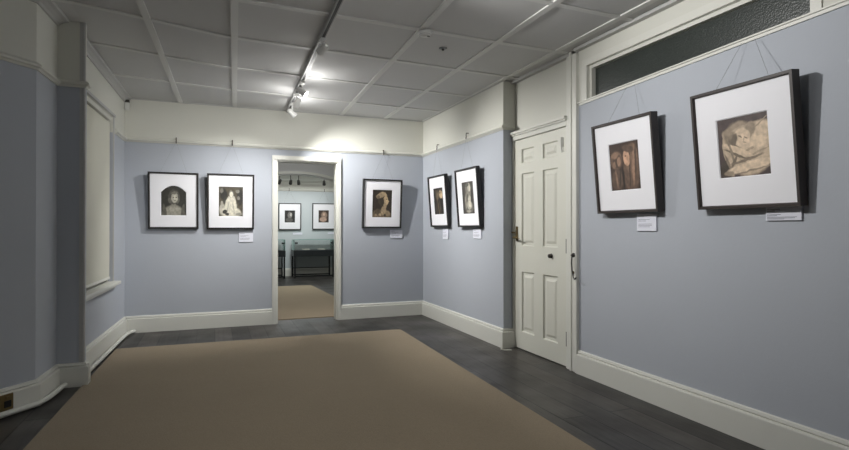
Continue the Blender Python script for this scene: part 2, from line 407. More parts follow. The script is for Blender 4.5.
# travelling clockwise seen from above keeps the room on the right
bb = MB().sweep([(-1.14, D, 0), (.803, D, 0)], SKP); bb.sweep([(1.858, D, 0), (XR, D, 0)], SKP)
struct('baseboard_back', bb, M['gloss'], 'white skirting along the back wall', 'skirting')
struct('baseboard_right', sw([(XR, D), (XR, YRET), (XN, YRET)], SKP), M['gloss'], 'white skirting from back corner to the white door', 'skirting')
struct('baseboard_right_near', sw([(XN, 4.39), (XN, YB)], SKP), M['gloss'], 'white skirting under the two nearest pictures', 'skirting')
struct('baseboard_left', sw([wl(0.0)[:2], wl(LWL)[:2]], SKP), M['gloss'], 'white skirting under the blinded window', 'skirting')
struct('baseboard_left_near', sw(PB[::-1], [(o*1.15, u*.93) for o, u in SKP]), M['gloss'], 'white skirting round the left pier', 'skirting')
struct('trim_3', sw([(-1.14, D), (XR, D)], RLP, ZR + .005), M['cream'], 'cream picture rail on the back wall', 'picture rail')
struct('trim_4', sw([(XR, D), (XR, YRET), (XN, YRET)], RLP, ZR + .005), M['cream'], 'cream picture rail on the right wall', 'picture rail')
rl = MB().sweep([(x, y, ZP) for x, y in PB[::-1]], RLP)
struct('trim_5', rl, M['cream'], 'cream picture rail round the left pier', 'picture rail')
rl = MB().sweep([(*wl(WT1 + .06)[:2], ZR + .005), (*wl(LWL)[:2], ZR + .005)], RLP)
struct('trim_6', rl, M['cream'], 'short cream picture rail beside the window', 'picture rail')
cn = MB()
cn.sweep([(*wl(0)[:2], ZC + .07), (*wl(LWL*.5)[:2], ZC + .035), (*wl(LWL)[:2], ZC)], COP)
struct('trim_7', cn, M['cornice'], 'cornice above the blinded window', 'cornice')
SM = [(0,0),(0,-.03),(.03,-.03),(.03,0)]
cn = MB(); cn.sweep([(-1.14, D, ZC), (XR, D, ZC), (XR, YRET, ZC), (XN, YRET, ZC)], [(o*.8, u*.5) for o, u in SM])
cn.sweep([(XN + .03, YRET, ZC), (XN + .03, 4.39, ZC)], [(0,0),(0,-.035),(.05,-.035),(.05,0)])
cn.sweep([(XN, 4.40, ZC), (XN, YB, ZC)], [(0,0),(0,-.03),(.055,-.03),(.055,0)])
struct('trim_8', cn, M['cornice'], 'thin cornice strip along back and right walls', 'cornice')
cn = MB(); cn.sweep([(-2.3, 4.0, ZC + .105), (-1.535, 4.985, ZC + .105), (-1.36, 5.21, ZC + .105), (-1.335, 5.72, ZC + .103)], [(o*1.2, u*.8) for o, u in COP])
struct('trim_9', cn, M['cornice'], 'cornice along the canted left wall', 'cornice')
# corner bead of the pier
bd = MB(); bd.tube([(-1.128, 5.727, .2), (-1.128, 5.727, ZC + .1)], .016, 10)
bd.box(-1.16, -1.115, 5.715, 5.735, .2, ZC + .1)
struct('trim_10', bd, M['cornice'], 'rounded corner bead up the left pier', 'corner bead')

# ------------------------------------------------------------------ window with blind (left)
wf = MB()
wlbox(wf, WT0, WT1, .02, .10, WZ1 - .05, WZ1); wlbox(wf, WT1 - .022, WT1, .05, .10, WZ0, WZ1 - .05); wlbox(wf, WT0, WT0 + .05, .02, .10, WZ0, WZ1 - .05)
wlbox(wf, WT0 + .05, WT1 - .05, .10, .16, 1.75, 1.81); wlbox(wf, WT0 + .05, WT1 - .05, .10, .16, WZ0, WZ0 + .07)
wlbox(wf, WT0 + .05, WT1 - .05, .10, .16, WZ1 - .11, WZ1 - .05)
win = struct('window_1', wf, M['gloss'], 'window on the left wall covered by a cream blind', 'window')
si = MB(); wlbox(si, WT0 - .1, WT1 + .07, -.085, .02, .745, .785); wlbox(si, WT0 - .06, WT1 + .03, -.03, 0, .70, .745)
wlbox(si, WT0, WT1, .02, .12, .745, .785)
o = si.build('window_sill', M['gloss'], win, bevel=.008)
pn = MB(); wlbox(pn, WT0 + .03, WT1 - .03, .125, .135, WZ0 + .03, WZ1 - .06)
o = pn.build('window_pane', M['tglass'], win)
he = MB(); wlbox(he, WT0 - .05, WT1 + .05, -.022, .0, WZ1, WZ1 + .03); wlbox(he, WT0 - .05, WT0, -.014, .0, .80, WZ1); wlbox(he, WT1, WT1 + .03, -.012, .0, .79, WZ1)
o = he.build('window_architrave', M['cornice'], win)
p0 = wl((WT0 + WT1)/2, .05, .80)
bl = thing('roller_blind', 'cream roller blind drawn down over the left window', 'blind', p0)
q = MB(); wlbox(q, WT0 + .06, WT1 - .024, .030, .036, .84, 2.73); o = q.build('blind_cloth', M['blind']); 
def adopt(o, root):
    o.parent = root; o.matrix_parent_inverse = Matrix.Translation(root.location).to_4x4().inverted() if root.rotation_euler[:] == (0,0,0) else (Matrix.Translation(root.location) @ root.rotation_euler.to_matrix().to_4x4()).inverted()
    return o
adopt(o, bl)
q = MB(); q.tube([wl(WT0 + .055, .06, 2.745), wl(WT1 - .026, .06, 2.745)], .028, 12); adopt(q.build('roller', M['blind']), bl)
q = MB(); wlbox(q, WT0 + .06, WT1 - .024, .024, .042, .815, .845); adopt(q.build('bottom_bar', M['gloss']), bl)

# ------------------------------------------------------------------ white panelled door (right)
DY0, DY1, DH = 5.625, 4.595, 2.505               # latch side, hinge side, height
fr = MB()
fr.box(XN - .01, XN + .10, DY0, YRET, 0, DH + .03)                       # jamb against the return
fr.box(XN - .005, XN + .06, 4.575, DY1, 0, DH + .03)
fr.box(XN - .012, XN + .06, 4.50, 4.575, 0, ZC); fr.box(XN - .03, XN + .06, 4.475, 4.505, 0, ZC)   # tall post with mouldings
fr.box(XN - .02, XN + .06, 4.40, 4.475, 0, ZC); fr.box(XN - .034, XN + .06, 4.385, 4.415, 0, ZC - .05)
fr.box(XN - .014, XN + .10, 4.575, YRET, DH, DH + .07); fr.box(XN - .045, XN + .06, 4.565, YRET - .005, DH + .07, DH + .10)
fr.box(XN - .030, XN + .06, 4.57, YRET - .005, DH + .05, DH + .07)
struct('trim_11', fr, M['gloss'], 'white frame and tall post round the panelled door', 'door frame', bevel=.004)
# door leaf: grid front with six recessed panels
cols = [(5.485, 5.195), (5.045, 4.745)]; rows = [(2.205, 2.395), (1.225, 2.105), (.205, .942)]
dm = MB()
ys = [DY0] + [v for c_ in cols for v in c_] + [DY1]; zs = [.012] + [v for r_ in rows[::-1] for v in r_] + [DH - .005]
XF = XN + .012
for i in range(len(ys) - 1):
    for j in range(len(zs) - 1):
        y0, y1, z0, z1 = ys[i], ys[i+1], zs[j], zs[j+1]
        if i % 2 == 1 and j % 2 == 1:
            # stepped moulding down, flat, raised centre field
            L = [(0, 0), (.012, .0), (.022, .018), (.05, .018), (.078, .006)]
            prev = None
            for ins, dep in L:
                r = [(XF + dep, y0 - ins, z0 + ins), (XF + dep, y1 + ins, z0 + ins), (XF + dep, y1 + ins, z1 - ins), (XF + dep, y0 - ins, z1 - ins)]
                if prev:
                    dm.add(prev + r, [(k, (k+1) % 4, 4 + (k+1) % 4, 4 + k) for k in range(4)])
                prev = r
            dm.add(prev, [(0, 1, 2, 3)])
        else:
            dm.add([(XF, y0, z0), (XF, y1, z0), (XF, y1, z1), (XF, y0, z1)], [(0, 1, 2, 3)])
dm.add([(XF, DY0, .012), (XF, DY1, .012), (XF, DY1, DH - .005), (XF, DY0, DH - .005)] + [(XF + .05, DY0, .012), (XF + .05, DY1, .012), (XF + .05, DY1, DH - .005), (XF + .05, DY0, DH - .005)],
       [(0,1,5,4),(1,2,6,5),(2,3,7,6),(3,0,4,7),(4,5,6,7)])
dmo = dm.build('door_1', M['door'])
bm = bmesh.new(); bm.from_mesh(dmo.data); bmesh.ops.remove_doubles(bm, verts=bm.verts, dist=1e-5)
# face everything on the front toward the room
for fc in bm.faces:
    if fc.calc_center_median().x < (XF + .03) * S and fc.normal.x > .1: fc.normal_flip()
bm.to_mesh(dmo.data); bm.free()
dmo['kind'] = 'structure'; dmo['label'] = 'white six panel door with brass lever handle'; dmo['category'] = 'door'
h = MB(); h.box(XF - .012, XF, 5.555, 5.592, 1.29, 1.465); h.lathe([(0,.016),(.02,.014),(.045,.013)], (XF - .012, 5.573, 1.335), (-1,0,0), 14)
hd = h.build('door_handle', M['brass'], dmo, bevel=.003)
h = MB(); h.tube([(XF - .055, 5.573, 1.335), (XF - .062, 5.55, 1.335), (XF - .064, 5.49, 1.332), (XF - .06, 5.44, 1.325)], [.012,.012,.010,.008], 10)
h.build('door_lever', M['brass'], hd)
h = MB(); h.tube([(XF - .012, 5.60, 1.392), (XF - .03, 5.62, 1.392), (XF - .03, 5.65, 1.392)], .008, 8); h.build('door_latch', M['brass'], hd)
h = MB(); h.lathe([(0,.026),(.006,.026),(.008,.012),(.02,.012),(.022,.020),(.034,.022),(.040,.012)], (XF, 4.872, 1.145), (-1,0,0), 18)
h.build('door_knob', M['iron'], dmo, bevel=.002)
for z in (.30, 1.26, 2.26):
    h = MB(); h.tube([(XF - .008, DY1 - .006, z - .075), (XF - .008, DY1 - .006, z + .075)], .011, 10)
    h.build('door_hinge', M['gloss' if z > 2 else 'iron'], dmo)
h = MB(); h.box(XF - .012, XF, 4.655, 4.69, 2.30, 2.40); h.tube([(XF - .02, 4.67, 2.40), (XF - .02, 4.67, 2.30), (XF - .016, 4.66, 2.24)], .007, 8)
h.build('door_bolt', M['plastic'], dmo)

# ------------------------------------------------------------------ fanlight (right, over the pictures)
wt = MB()
def fl(y, z, o): return (XN + o, y, z)
def fbar(y0, z0a, y1, z1a, hgt, o0, o1): wt.quadprism(fl(y0, z0a, o0), fl(y1, z1a, o0), fl(y1, z1a + hgt, o0), fl(y0, z0a + hgt, o0), (o1 - o0, 0, 0))
fbar(4.36, slopes(4.36), YB, slopes(YB), .022, -.012, .07)            # ledge
fbar(4.40, slopes(4.40) + .022, YB, slopes(YB) + .022, .010, -.024, .07)
wt.box(XN - .009, XN + .10, 4.256, 4.33, slopes(4.3) + .012, 3.10); wt.box(XN + .03, XN + .10, 4.225, 4.256, slopes(4.25), 3.06)
wt.box(XN - .009, XN + .10, 2.09, 2.156, slopes(2.1) + .012, 3.10)
wt.box(XN - .009, XN + .10, 2.156, 4.256, 3.035, 3.10); wt.box(XN + .03, XN + .10, 2.156, 4.225, 3.005, 3.035)
w2 = struct('window_2', wt, M['gloss'], 'long fanlight of dark textured glass above the near pictures', 'window')
MB().quadprism(fl(2.12, slopes(2.12) + .02, .075), fl(4.25, slopes(4.25) + .02, .075), fl(4.25, 3.03, .075), fl(2.12, 3.03, .075), (.012, 0, 0)).build('window_pane', M['tglass'], w2)
pw = MB()                                                            # panelled board right of the fanlight
pw.box(XN - .012, XN, .6, 2.05, 2.80, 2.83); pw.box(XN - .012, XN, 2.02, 2.05, 2.83, 3.12); pw.box(XN - .012, XN, .6, 2.02, 3.09, 3.12)
struct('trim_12', pw, M['gloss'], 'white panel moulding beside the fanlight', 'panel moulding')

# ------------------------------------------------------------------ next room
zc2 = 3.45
nr = MB(); wallpiece(nr, -3.2, 6.2, YF, YF + .2, 0, zc2, 2.57)
struct('wall_far', nr, [M['pale'], M['cream']], 'pale far wall of the next room', 'wall')
struct('wall_far_left', MB().box(-3.2, -3.0, D + T, YF, 0, zc2), M['cream'])
struct('wall_far_right', MB().box(6.0, 6.2, D + T, YF, 0, zc2), M['cream'])
nb = MB(); nb.box(-3.2, DX0, D + T, D + T + .02, 0, zc2); nb.box(DX1, 6.2, D + T, D + T + .02, 0, zc2); nb.box(DX0, DX1, D + T, D + T + .02, DZ, zc2)
struct('wall_far_near', nb, M['cream'])
struct('ceiling_far', MB().box(-3.2, 6.2, D + T, YF + .2, zc2, zc2 + .12), M['ceil'])
struct('baseboard_far', sw([(-3.0, YF), (6.0, YF)], SKP), M['gloss'], 'white skirting of the next room', 'skirting')
struct('trim_13', sw([(-3.0, YF), (6.0, YF)], RLP, 2.56), M['gloss'], 'picture rail of the next room', 'picture rail')
struct('trim_14', sw([(-3.0, YF), (6.0, YF)], [(0,0),(.05,0),(.10,.05),(.10,.07),(0,.07)], 2.83), M['gloss'], 'pale moulding high on the far wall', 'moulding')
# arched bulkhead half way down the next room
ya, ta = 12.0, .35
cxa, a_, b_, zb = 1.70, 1.75, .95, 1.75
am = MB(); trm = MB(); n = 40; pts = []
for i in range(n + 1):
    th = PI * (1 - i/n); pts.append((cxa + a_*math.cos(th), zb + b_*math.sin(th)))
vs = []; fs = []
for (x, z) in pts: vs += [(x, ya, z), (x, ya, zc2), (x, ya + ta, z), (x, ya + ta, zc2)]
for i in range(n):
    k = 4*i; fs += [(k, k+1, k+5, k+4), (k+2, k+6, k+7, k+3), (k, k+4, k+6, k+2)]
am.add(vs, fs); am.box(-3.0, cxa - a_, ya, ya + ta, 0, zc2); am.box(cxa + a_, 6.0, ya, ya + ta, 0, zc2)
struct('wall_arch', am, M['ceil'], 'wide arched bulkhead crossing the next room', 'wall')
k_ = .055
for i in range(n):
    (x0, z0), (x1, z1) = pts[i], pts[i+1]
    def inn(x, z): return (cxa + (x - cxa)*(1 - k_/a_), zb + (z - zb)*(1 - k_/b_))
    (u0, w0), (u1, w1) = inn(x0, z0), inn(x1, z1)
    trm.quadprism((x0, ya - .04, z0), (x1, ya - .04, z1), (u1, ya - .04, w1), (u0, ya - .04, w0), (0, ta + .08, 0))
struct('trim_15', trm, M['gloss'], 'white arch moulding seen through the doorway', 'arch moulding')

# ------------------------------------------------------------------ carpets
def carpet(label, pts):
    cm = MB(); cm.quadprism(*[(x, y, 0.0) for x, y in pts], (0, 0, .012))
    return tag(cm.build('carpet', M['carpet'], loc=(pts[0][0], pts[0][1], 0)), label, 'carpet')
carpet('large plain taupe carpet covering most of the nearer floor', [(-1.24, .2), (2.21, .2), (2.45, 7.17), (-1.09, 7.24)])
carpet('taupe carpet on the floor beyond the doorway', [(.25, 8.62), (2.42, 8.62), (2.25, 13.5), (.25, 13.5)])

# ------------------------------------------------------------------ framed pictures
def blob(u, v, ru, rv, a, g, soft=.3, tint=(1, .96, .86)):
    return (u, v, ru, rv, a, tuple(int(min(255, g*t)) for t in tint), soft)
def many(bl, tint): return [blob(*b, tint=tint) for b in bl]
NT, WT_, RT = (1, .98, .90), (1, .88, .70), (1, .80, .66)
SEP = dict(
 # a bare shouldered bust under an arch, soft and centred
 p1=((52, 51, 46), many([(0,-1.0,.98,.62,0,104,.2),(0,-.75,.70,.48,0,146,.3),(-.72,-.7,.14,.5,12,92,.4),(.74,-.7,.14,.5,-12,92,.4),(-.12,-.55,.22,.16,0,164,.6),(.25,-.6,.2,.14,0,156,.6),(.0,-.22,.17,.26,0,142,.3),
   (.02,.24,.46,.50,0,78,.25),(-.3,.0,.14,.2,20,104,.4),(.36,.0,.13,.2,-20,96,.4),(.08,.2,.27,.36,0,168,.25),(.14,.18,.15,.22,0,196,.4),(-.02,.22,.07,.04,0,96,.5),(.2,.22,.06,.04,0,96,.5),(.1,.0,.08,.03,0,110,.5),(.05,.52,.26,.1,8,112,.5)], NT)),
 # a pale robed figure seated among dark foliage
 p2=((84, 78, 64), many([(-.6,.5,.32,.4,0,50,.5),(.75,.3,.25,.6,0,56,.5),(-.45,.05,.2,.25,0,66,.5),(.55,.72,.16,.12,0,140,.5),(-.75,.75,.12,.2,0,120,.5),(.62,.25,.12,.14,0,130,.5),(-.7,-.5,.26,.36,0,178,.3),(-.74,-.12,.1,.16,0,160,.4),
   (0,-.75,.85,.4,0,206,.25),(0,-.3,.5,.62,0,216,.2),(.05,.1,.34,.35,0,210,.25),(-.25,-.4,.05,.4,-12,170,.5),(.22,-.45,.05,.42,10,176,.5),(.02,.52,.21,.25,0,120,.2),(.03,.48,.15,.2,0,222,.25),(-.5,-.7,.2,.14,25,60,.3),(-.32,-.86,.16,.1,0,72,.4),(.7,-.85,.3,.12,0,150,.4)], NT)),
 # a dark profile portrait in patterned dress
 p3=((50, 42, 34), many([(-.1,-.85,1.05,.42,0,112,.3),(.15,-.5,.3,.32,0,160,.3),(-.5,-.6,.3,.22,30,84,.4),(.6,-.7,.25,.2,-20,140,.4),(-.2,-.8,.14,.1,0,170,.5),(.3,-.85,.12,.1,0,64,.5),(-.65,-.85,.1,.1,0,150,.5),(0,-.62,.08,.08,0,190,.5),
   (.05,.3,.5,.5,-10,66,.3),(-.15,.62,.5,.2,15,150,.3),(.2,.72,.3,.12,-20,172,.4),(-.4,.48,.16,.12,30,112,.4),(.36,.2,.25,.4,0,186,.22),(.5,.12,.14,.2,0,206,.4),(.62,.18,.08,.06,0,190,.4),(.3,-.12,.17,.22,20,160,.3),(.44,.32,.06,.035,0,90,.5),(.0,.15,.2,.3,0,58,.4)], WT_)),
 # two dim figures, one light head high on the right
 p4=((44, 41, 38), many([(-.25,.45,.36,.4,0,84,.4),(-.2,.4,.22,.28,0,120,.4),(.5,.5,.4,.32,-15,180,.3),(.6,.42,.25,.2,0,208,.4),(.35,.62,.12,.08,0,100,.5),(-.1,-.5,.12,.7,14,104,.4),(.25,-.5,.08,.6,8,92,.4),(-.5,-.6,.2,.4,0,66,.5),(.65,-.5,.2,.5,0,34,.5),(-.6,.75,.2,.2,0,70,.5)], WT_)),
 # a figure bent over a small one
 p5=((66, 63, 58), many([(.1,.55,.55,.42,0,116,.3),(.2,.62,.26,.3,0,170,.3),(.3,.6,.14,.2,0,196,.4),(-.1,.8,.3,.12,10,88,.4),(.0,.1,.5,.3,0,132,.3),(-.1,.0,.2,.25,0,92,.4),(.2,-.1,.25,.25,0,184,.3),(.1,-.6,.75,.4,0,104,.3),(.15,-.45,.42,.3,0,176,.25),(.2,-.4,.22,.2,0,206,.4),(-.45,-.3,.12,.4,10,150,.4),(.0,-.85,.4,.08,0,160,.5),(.6,.1,.12,.5,0,50,.5)], NT)),
 # two heads close together, warm brown
 p6=((62, 46, 38), many([(.45,-.2,.55,1.0,-4,100,.25),(.5,.3,.42,.62,-8,120,.25),(.62,.0,.1,.8,-4,150,.4),(.35,-.2,.06,.8,-3,76,.4),(.75,.1,.06,.8,-4,84,.4),(.16,.32,.22,.34,12,190,.25),(.08,.24,.1,.16,0,206,.4),(.12,.42,.06,.03,0,96,.5),
   (-.55,.3,.42,.4,0,110,.3),(-.5,.25,.3,.3,0,76,.4),(-.36,.22,.14,.2,0,150,.4),(-.62,.5,.26,.14,15,142,.5),(-.7,.1,.1,.16,0,134,.5),(-.55,-.55,.42,.45,0,92,.3),(-.6,-.5,.06,.4,6,132,.4),(-.35,-.5,.05,.4,-6,60,.4),(-.12,-.5,.07,.5,0,44,.3),(.3,.72,.4,.16,-10,92,.4)], RT)),
 # a pale sleeper wrapped in folded cloth
 p7=((78, 66, 64), many([(.25,-.15,.95,.85,10,196,.15),(.45,.35,.75,.42,8,206,.2),(-.6,-.2,.2,.8,10,188,.2),(-.78,-.7,.2,.3,0,72,.3),(-.2,.42,.56,.44,10,128,.25),(-.25,.62,.5,.18,14,156,.4),(-.05,.62,.4,.06,10,176,.4),(.3,.5,.2,.3,-30,150,.4),
   (-.02,.30,.34,.32,-25,208,.2),(.1,.24,.2,.22,-20,222,.4),(-.10,.33,.09,.022,-25,136,.4),(.13,.27,.08,.02,-25,140,.4),(.06,.13,.08,.022,-22,168,.4),(.05,.22,.03,.09,-22,190,.5),(-.34,.22,.12,.26,-20,112,.4),(.45,-.05,.5,.04,20,164,.5),(.55,-.25,.5,.035,16,170,.5),
   (-.2,-.12,.65,.11,-24,214,.25),(-.25,-.26,.6,.04,-24,120,.4),(-.5,-.1,.05,.5,16,140,.4),(-.65,-.5,.05,.35,20,130,.4),(-.4,-.5,.06,.3,-30,122,.4),(.1,-.45,.7,.05,10,134,.4),(.2,-.68,.95,.16,10,218,.25),(.3,-.82,.8,.03,8,150,.5),(-.62,-.88,.2,.08,0,150,.4),(.75,.72,.3,.03,30,160,.5),(.6,.1,.3,.2,0,220,.5)], (1, .90, .78))),
 q1=((40, 38, 38), many([(0,.2,.45,.55,0,120,.4),(-.1,-.6,.7,.4,0,92,.4),(.2,.3,.2,.3,0,190,.4)], (1, .98, .95))),
 q2=((66, 54, 48), many([(.1,.2,.6,.6,0,150,.4),(-.1,-.5,.7,.4,0,186,.4),(.05,.35,.25,.25,0,206,.4)], (1, .86, .76))))

def picture(label, pos, rotz, W, H, pw_, ph_, mat, key, group, hookx=0, hookz=None, tilt=.085, arched=False, two=False, wire=True, fd=.055, fw=.025):
    """origin: bottom edge of the back of the frame against the wall. local x right, -y toward the viewer, z up"""
    root = thing('framed_picture', label, 'picture', pos, (0, 0, rotz), group)
    tl = Matrix.Rotation(math.radians(math.degrees(tilt)), 4, 'X')
    root.rotation_euler = (Matrix.Rotation(rotz, 4, 'Z') @ tl).to_euler()
    z0, z1, x0, x1 = 0, H, -W/2, W/2
    # mitred frame with a small stepped inner lip
    prof = [(0, 0), (0, -fd), (fw*.75, -fd), (fw, -fd + .012), (fw, 0)]      # (inset, y)
    m = MB(); rings = []
    for ins, y in prof: rings.append([(x0 + ins, y, z0 + ins), (x1 - ins, y, z0 + ins), (x1 - ins, y, z1 - ins), (x0 + ins, y, z1 - ins)])
    for a, b in zip(rings, rings[1:] + rings[:1]): m.add(a + b, [(k, (k+1) % 4, 4 + (k+1) % 4, 4 + k) for k in range(4)])
    m.build('frame', mat, root)
    m = MB(); m.box(x0 + fw, x1 - fw, -.012, -.004, z0 + fw, z1 - fw); m.build('backing_board', M['greyplastic'], root)
    # window mount: a board with a bevelled opening
    cz = H/2; yo = -fd + .020; e = .006
    o_ = [(x0 + fw, yo, z0 + fw), (x1 - fw, yo, z0 + fw), (x1 - fw, yo, z1 - fw), (x0 + fw, yo, z1 - fw)]
    def opening(g, y):
        px, pz = pw_/2 + g, ph_/2 + g
        if arched:
            top = []
            for i in range(13):
                t = i/12; top.append((px - 2*px*t, y, cz + pz - .22*ph_*(2*t - 1)**2))
            return [(-px, y, cz - pz), (px, y, cz - pz)] + top
        return [(-px, y, cz - pz), (px, y, cz - pz), (px, y, cz + pz), (-px, y, cz + pz)]
    a = opening(e, yo); b = opening(0, yo + e)
    bm_ = bmesh.new(); vo = [bm_.verts.new(v) for v in o_]; va = [bm_.verts.new(v) for v in a]
    eds = [bm_.edges.new((vo[i], vo[(i+1) % 4])) for i in range(4)] + [bm_.edges.new((va[i], va[(i+1) % len(va)])) for i in range(len(va))]
    bmesh.ops.triangle_fill(bm_, use_beauty=True, edges=eds)
    bm_.verts.index_update(); m = MB(); m.add([v.co[:] for v in bm_.verts], [[v.index for v in fc.verts] for fc in bm_.faces]); bm_.free()
    k = len(a); m.add(a + b, [(i, (i+1) % k, k + (i+1) % k, k + i) for i in range(k)])
    m.build('mount', M['mount'], root)
    m = MB(); c_ = opening(.001, yo + e + .001); k = len(c_)
    m.add(c_ + [(x, y + .003, z) for x, y, z in c_], [tuple(range(k)), tuple(range(k, 2*k))[::-1]] + [(i, (i+1) % k, k + (i+1) % k, k + i) for i in range(k)])
    base, blobs = SEP[key]
    m.build('photographic_print', print_mat('sepia_print', base, blobs), root)
    if wire and hookz is not None:
        inv = tl.inverted()
        def L(x, y, z): return tuple(inv @ Vector((x, y, z - pos[2])))
        dx = .26 * W; top = -math.sin(tilt)*H
        yb = top - .012
        ends = ((hookx, hookx),) if not two else ((hookx - .048, hookx + .048),)
        hx0, hx1 = ends[0]
        for hx, sx in ((hx0, -1), (hx1, 1)):
            wv = MB(); yh = -.048 if not two else -.03
            wv.tube([tuple(Vector((sx*dx, -.02, H - .03))), tuple(Vector((sx*dx*.985, -.018, H + .012))), L(hx, yh, hookz)], .0014, 6)
            wv.build('hanging_wire', M['wire'], root)
        if not two:
            hk = MB(); hk.tube([L(hookx, -.012, hookz + .055), L(hookx, -.046, hookz + .056), L(hookx, -.050, hookz + .03), L(hookx, -.047, hookz + .005), L(hookx, -.054, hookz - .016), L(hookx, -.048, hookz - .02)], .007, 8)
            hk.build('picture_hook', M['hook'], root)
    return root

def caption(label, pos, rotz, W, H, lines, group='caption cards beside the pictures'):
    root = thing('caption_card', label, 'caption card', pos, (0, 0, rotz), group)
    MB().box(-W/2, W/2, -.014, -.001, 0, H).build('card', M['card'], root, bevel=.001)
    if lines:
        m = MB()
        for (x, z, l, t) in lines: m.box(-W/2 + x*W, -W/2 + (x + l)*W, -.0148, -.014, z*H - t/2, z*H + t/2)
        m.build('printed_text', M['ink'], root)
    return root
txt = [(.03, .80, .38, .004), (.03, .68, .23, .006), (.03, .42, .4, .0035), (.03, .34, .3, .0035), (.03, .24, .85, .003), (.03, .17, .8, .003), (.03, .10, .5, .003)]
txs = [(.08, .86, .3, .005), (.08, .66, .6, .003), (.08, .58, .4, .003), (.08, .40, .7, .003), (.08, .32, .7, .003), (.08, .24, .6, .003)]
G1, G2, G3 = 'framed pictures on the back wall', 'framed pictures on the right wall', 'framed pictures in the next room'
gap = .006
yb = D - gap
picture('black framed sepia picture with an arched top, nearest the window', (-.540, yb, 1.440), 0, .645, .792, .318, .415, M['black'], 'p1', G1, .03, 2.665, arched=True)
picture('black framed sepia picture of a pale robed figure, left of the doorway', (.217, yb, 1.432), 0, .645, .805, .330, .425, M['black'], 'p2', G1, .02, 2.675)
picture('black framed dark sepia profile picture between doorway and room corner', (2.517, yb, 1.447), 0, .655, .790, .322, .440, M['black'], 'p3', G1, .03, 2.650)
R = -PI/2
picture('black framed dark picture on the right wall nearest the room corner', (XR - gap, 7.508, 1.468), R, .675, .785, .355, .400, M['black'], 'p4', G2, -.09, 2.680, tilt=.075)
picture('black framed pale grey picture on the right wall nearest the door', (XR - gap, 6.488, 1.462), R, .672, .795, .345, .430, M['black'], 'p5', G2, -.08, 2.690, tilt=.075)
picture('dark framed brown picture of two heads between door and largest picture', (XN - gap, 3.655, 1.586), R, .724, .805, .347, .408, M['brownblack'], 'p6', G2, .02, 2.68, tilt=.09, two=True, fd=.07, fw=.024)
picture('largest dark framed sepia picture of a pale reclining figure, nearest the viewer', (XN - gap, 2.541, 1.588), R, .738, .830, .362, .400, M['brownblack'], 'p7', G2, .0, 2.71, tilt=.095, two=True, fd=.07, fw=.024)
picture('black framed grey picture above the partly hidden left display case', (2.093, YF - gap, 1.39), 0, .66, .80, .30, .36, M['black'], 'q1', G3, -.02, 2.58, tilt=.04)
picture('black framed brown picture above the right display case', (3.108, YF - gap, 1.40), 0, .69, .80, .31, .37, M['black'], 'q2', G3, .02, 2.58, tilt=.04)
caption('small white caption card under the pale robed figure picture', (.431, D, 1.24), 0, .198, .142, txs)
caption('small white caption card under the picture right of the doorway', (2.774, D, 1.281), 0, .208, .133, txs)
caption('small white caption card under the picture nearest the room corner', (XR, 7.368, 1.280), R, .205, .16, txs)
caption('small white caption card under the pale grey picture by the door', (XR, 6.325, 1.307), R, .23, .127, txs)
caption('squarish white caption card under the brown picture of two heads', (XN, 3.479, 1.423), R, .215, .145, txs)
caption('wide white caption card under the largest picture', (XN, 2.322, 1.497), R, .229, .09, txt)
caption('tiny white caption card under the left picture beyond the doorway', (2.33, YF, 1.24), 0, .28, .06, None)
caption('tiny white caption card under the right picture beyond the doorway', (3.36, YF, 1.255), 0, .24, .05, None)

# ------------------------------------------------------------------ display cases of the next room
def display_case(label, x0, x1, papers):
    y0, y1 = 15.6, 16.2
    root = thing('display_case', label, 'display case', ((x0 + x1)/2, (y0 + y1)/2, 0), group='glass display cases beyond the doorway')
    P = root.location / S
    B = lambda mb, n_, m_, **k: adopt(mb.build(n_, m_, **k), root)
    for lx in (x0, x1 - .045):
        for ly in (y0, y1 - .045): B(MB().box(lx, lx + .045, ly, ly + .045, 0, .62), 'leg', M['casemetal'])
    for ly in (y0 + .01, y1 - .035): B(MB().box(x0 + .045, x1 - .045, ly, ly + .025, .035, .07), 'bottom_rail', M['casemetal'])
    B(MB().box(x0 + .045, x1 - .045, y1 - .035, y1 - .01, .24, .27), 'stretcher', M['casemetal'])
    B(MB().box(x0 - .01, x1 + .01, y0 - .01, y1 + .01, .62, .80), 'table_box', M['slab'], bevel=.005)
    g = MB()
    g.box(x0, x1, y0, y0 + .012, .80, 1.10); g.box(x0, x1, y1 - .012, y1, .80, 1.10)
    g.box(x0, x0 + .012, y0 + .012, y1 - .012, .80, 1.10); g.box(x1 - .012, x1, y0 + .012, y1 - .012, .80, 1.10); g.box(x0, x1, y0, y1, 1.10, 1.115)
    B(g, 'glass_cover', M['glass'])
    e = MB()
    e.box(x0 - .001, x1 + .001, y0 - .003, y0, 1.10, 1.116); e.box(x0 - .002, x0 + .006, y0 - .003, y0, .8, 1.1); e.box(x1 - .006, x1 + .002, y0 - .003, y0, .8, 1.1)
    B(e, 'glass_edge', M['glassedge'])
    for lx in (x0 + .02, x1 - .10):
        B(MB().box(lx, lx + .08, y0 - .012, y0 + .02, .985, 1.03), 'glass_clamp', M['casemetal'])
    return root
display_case('black legged glass display case fully seen through the doorway', 2.12, 3.27, 3)
display_case('black legged glass display case half hidden by the doorway left edge', .70, 1.87, 2)
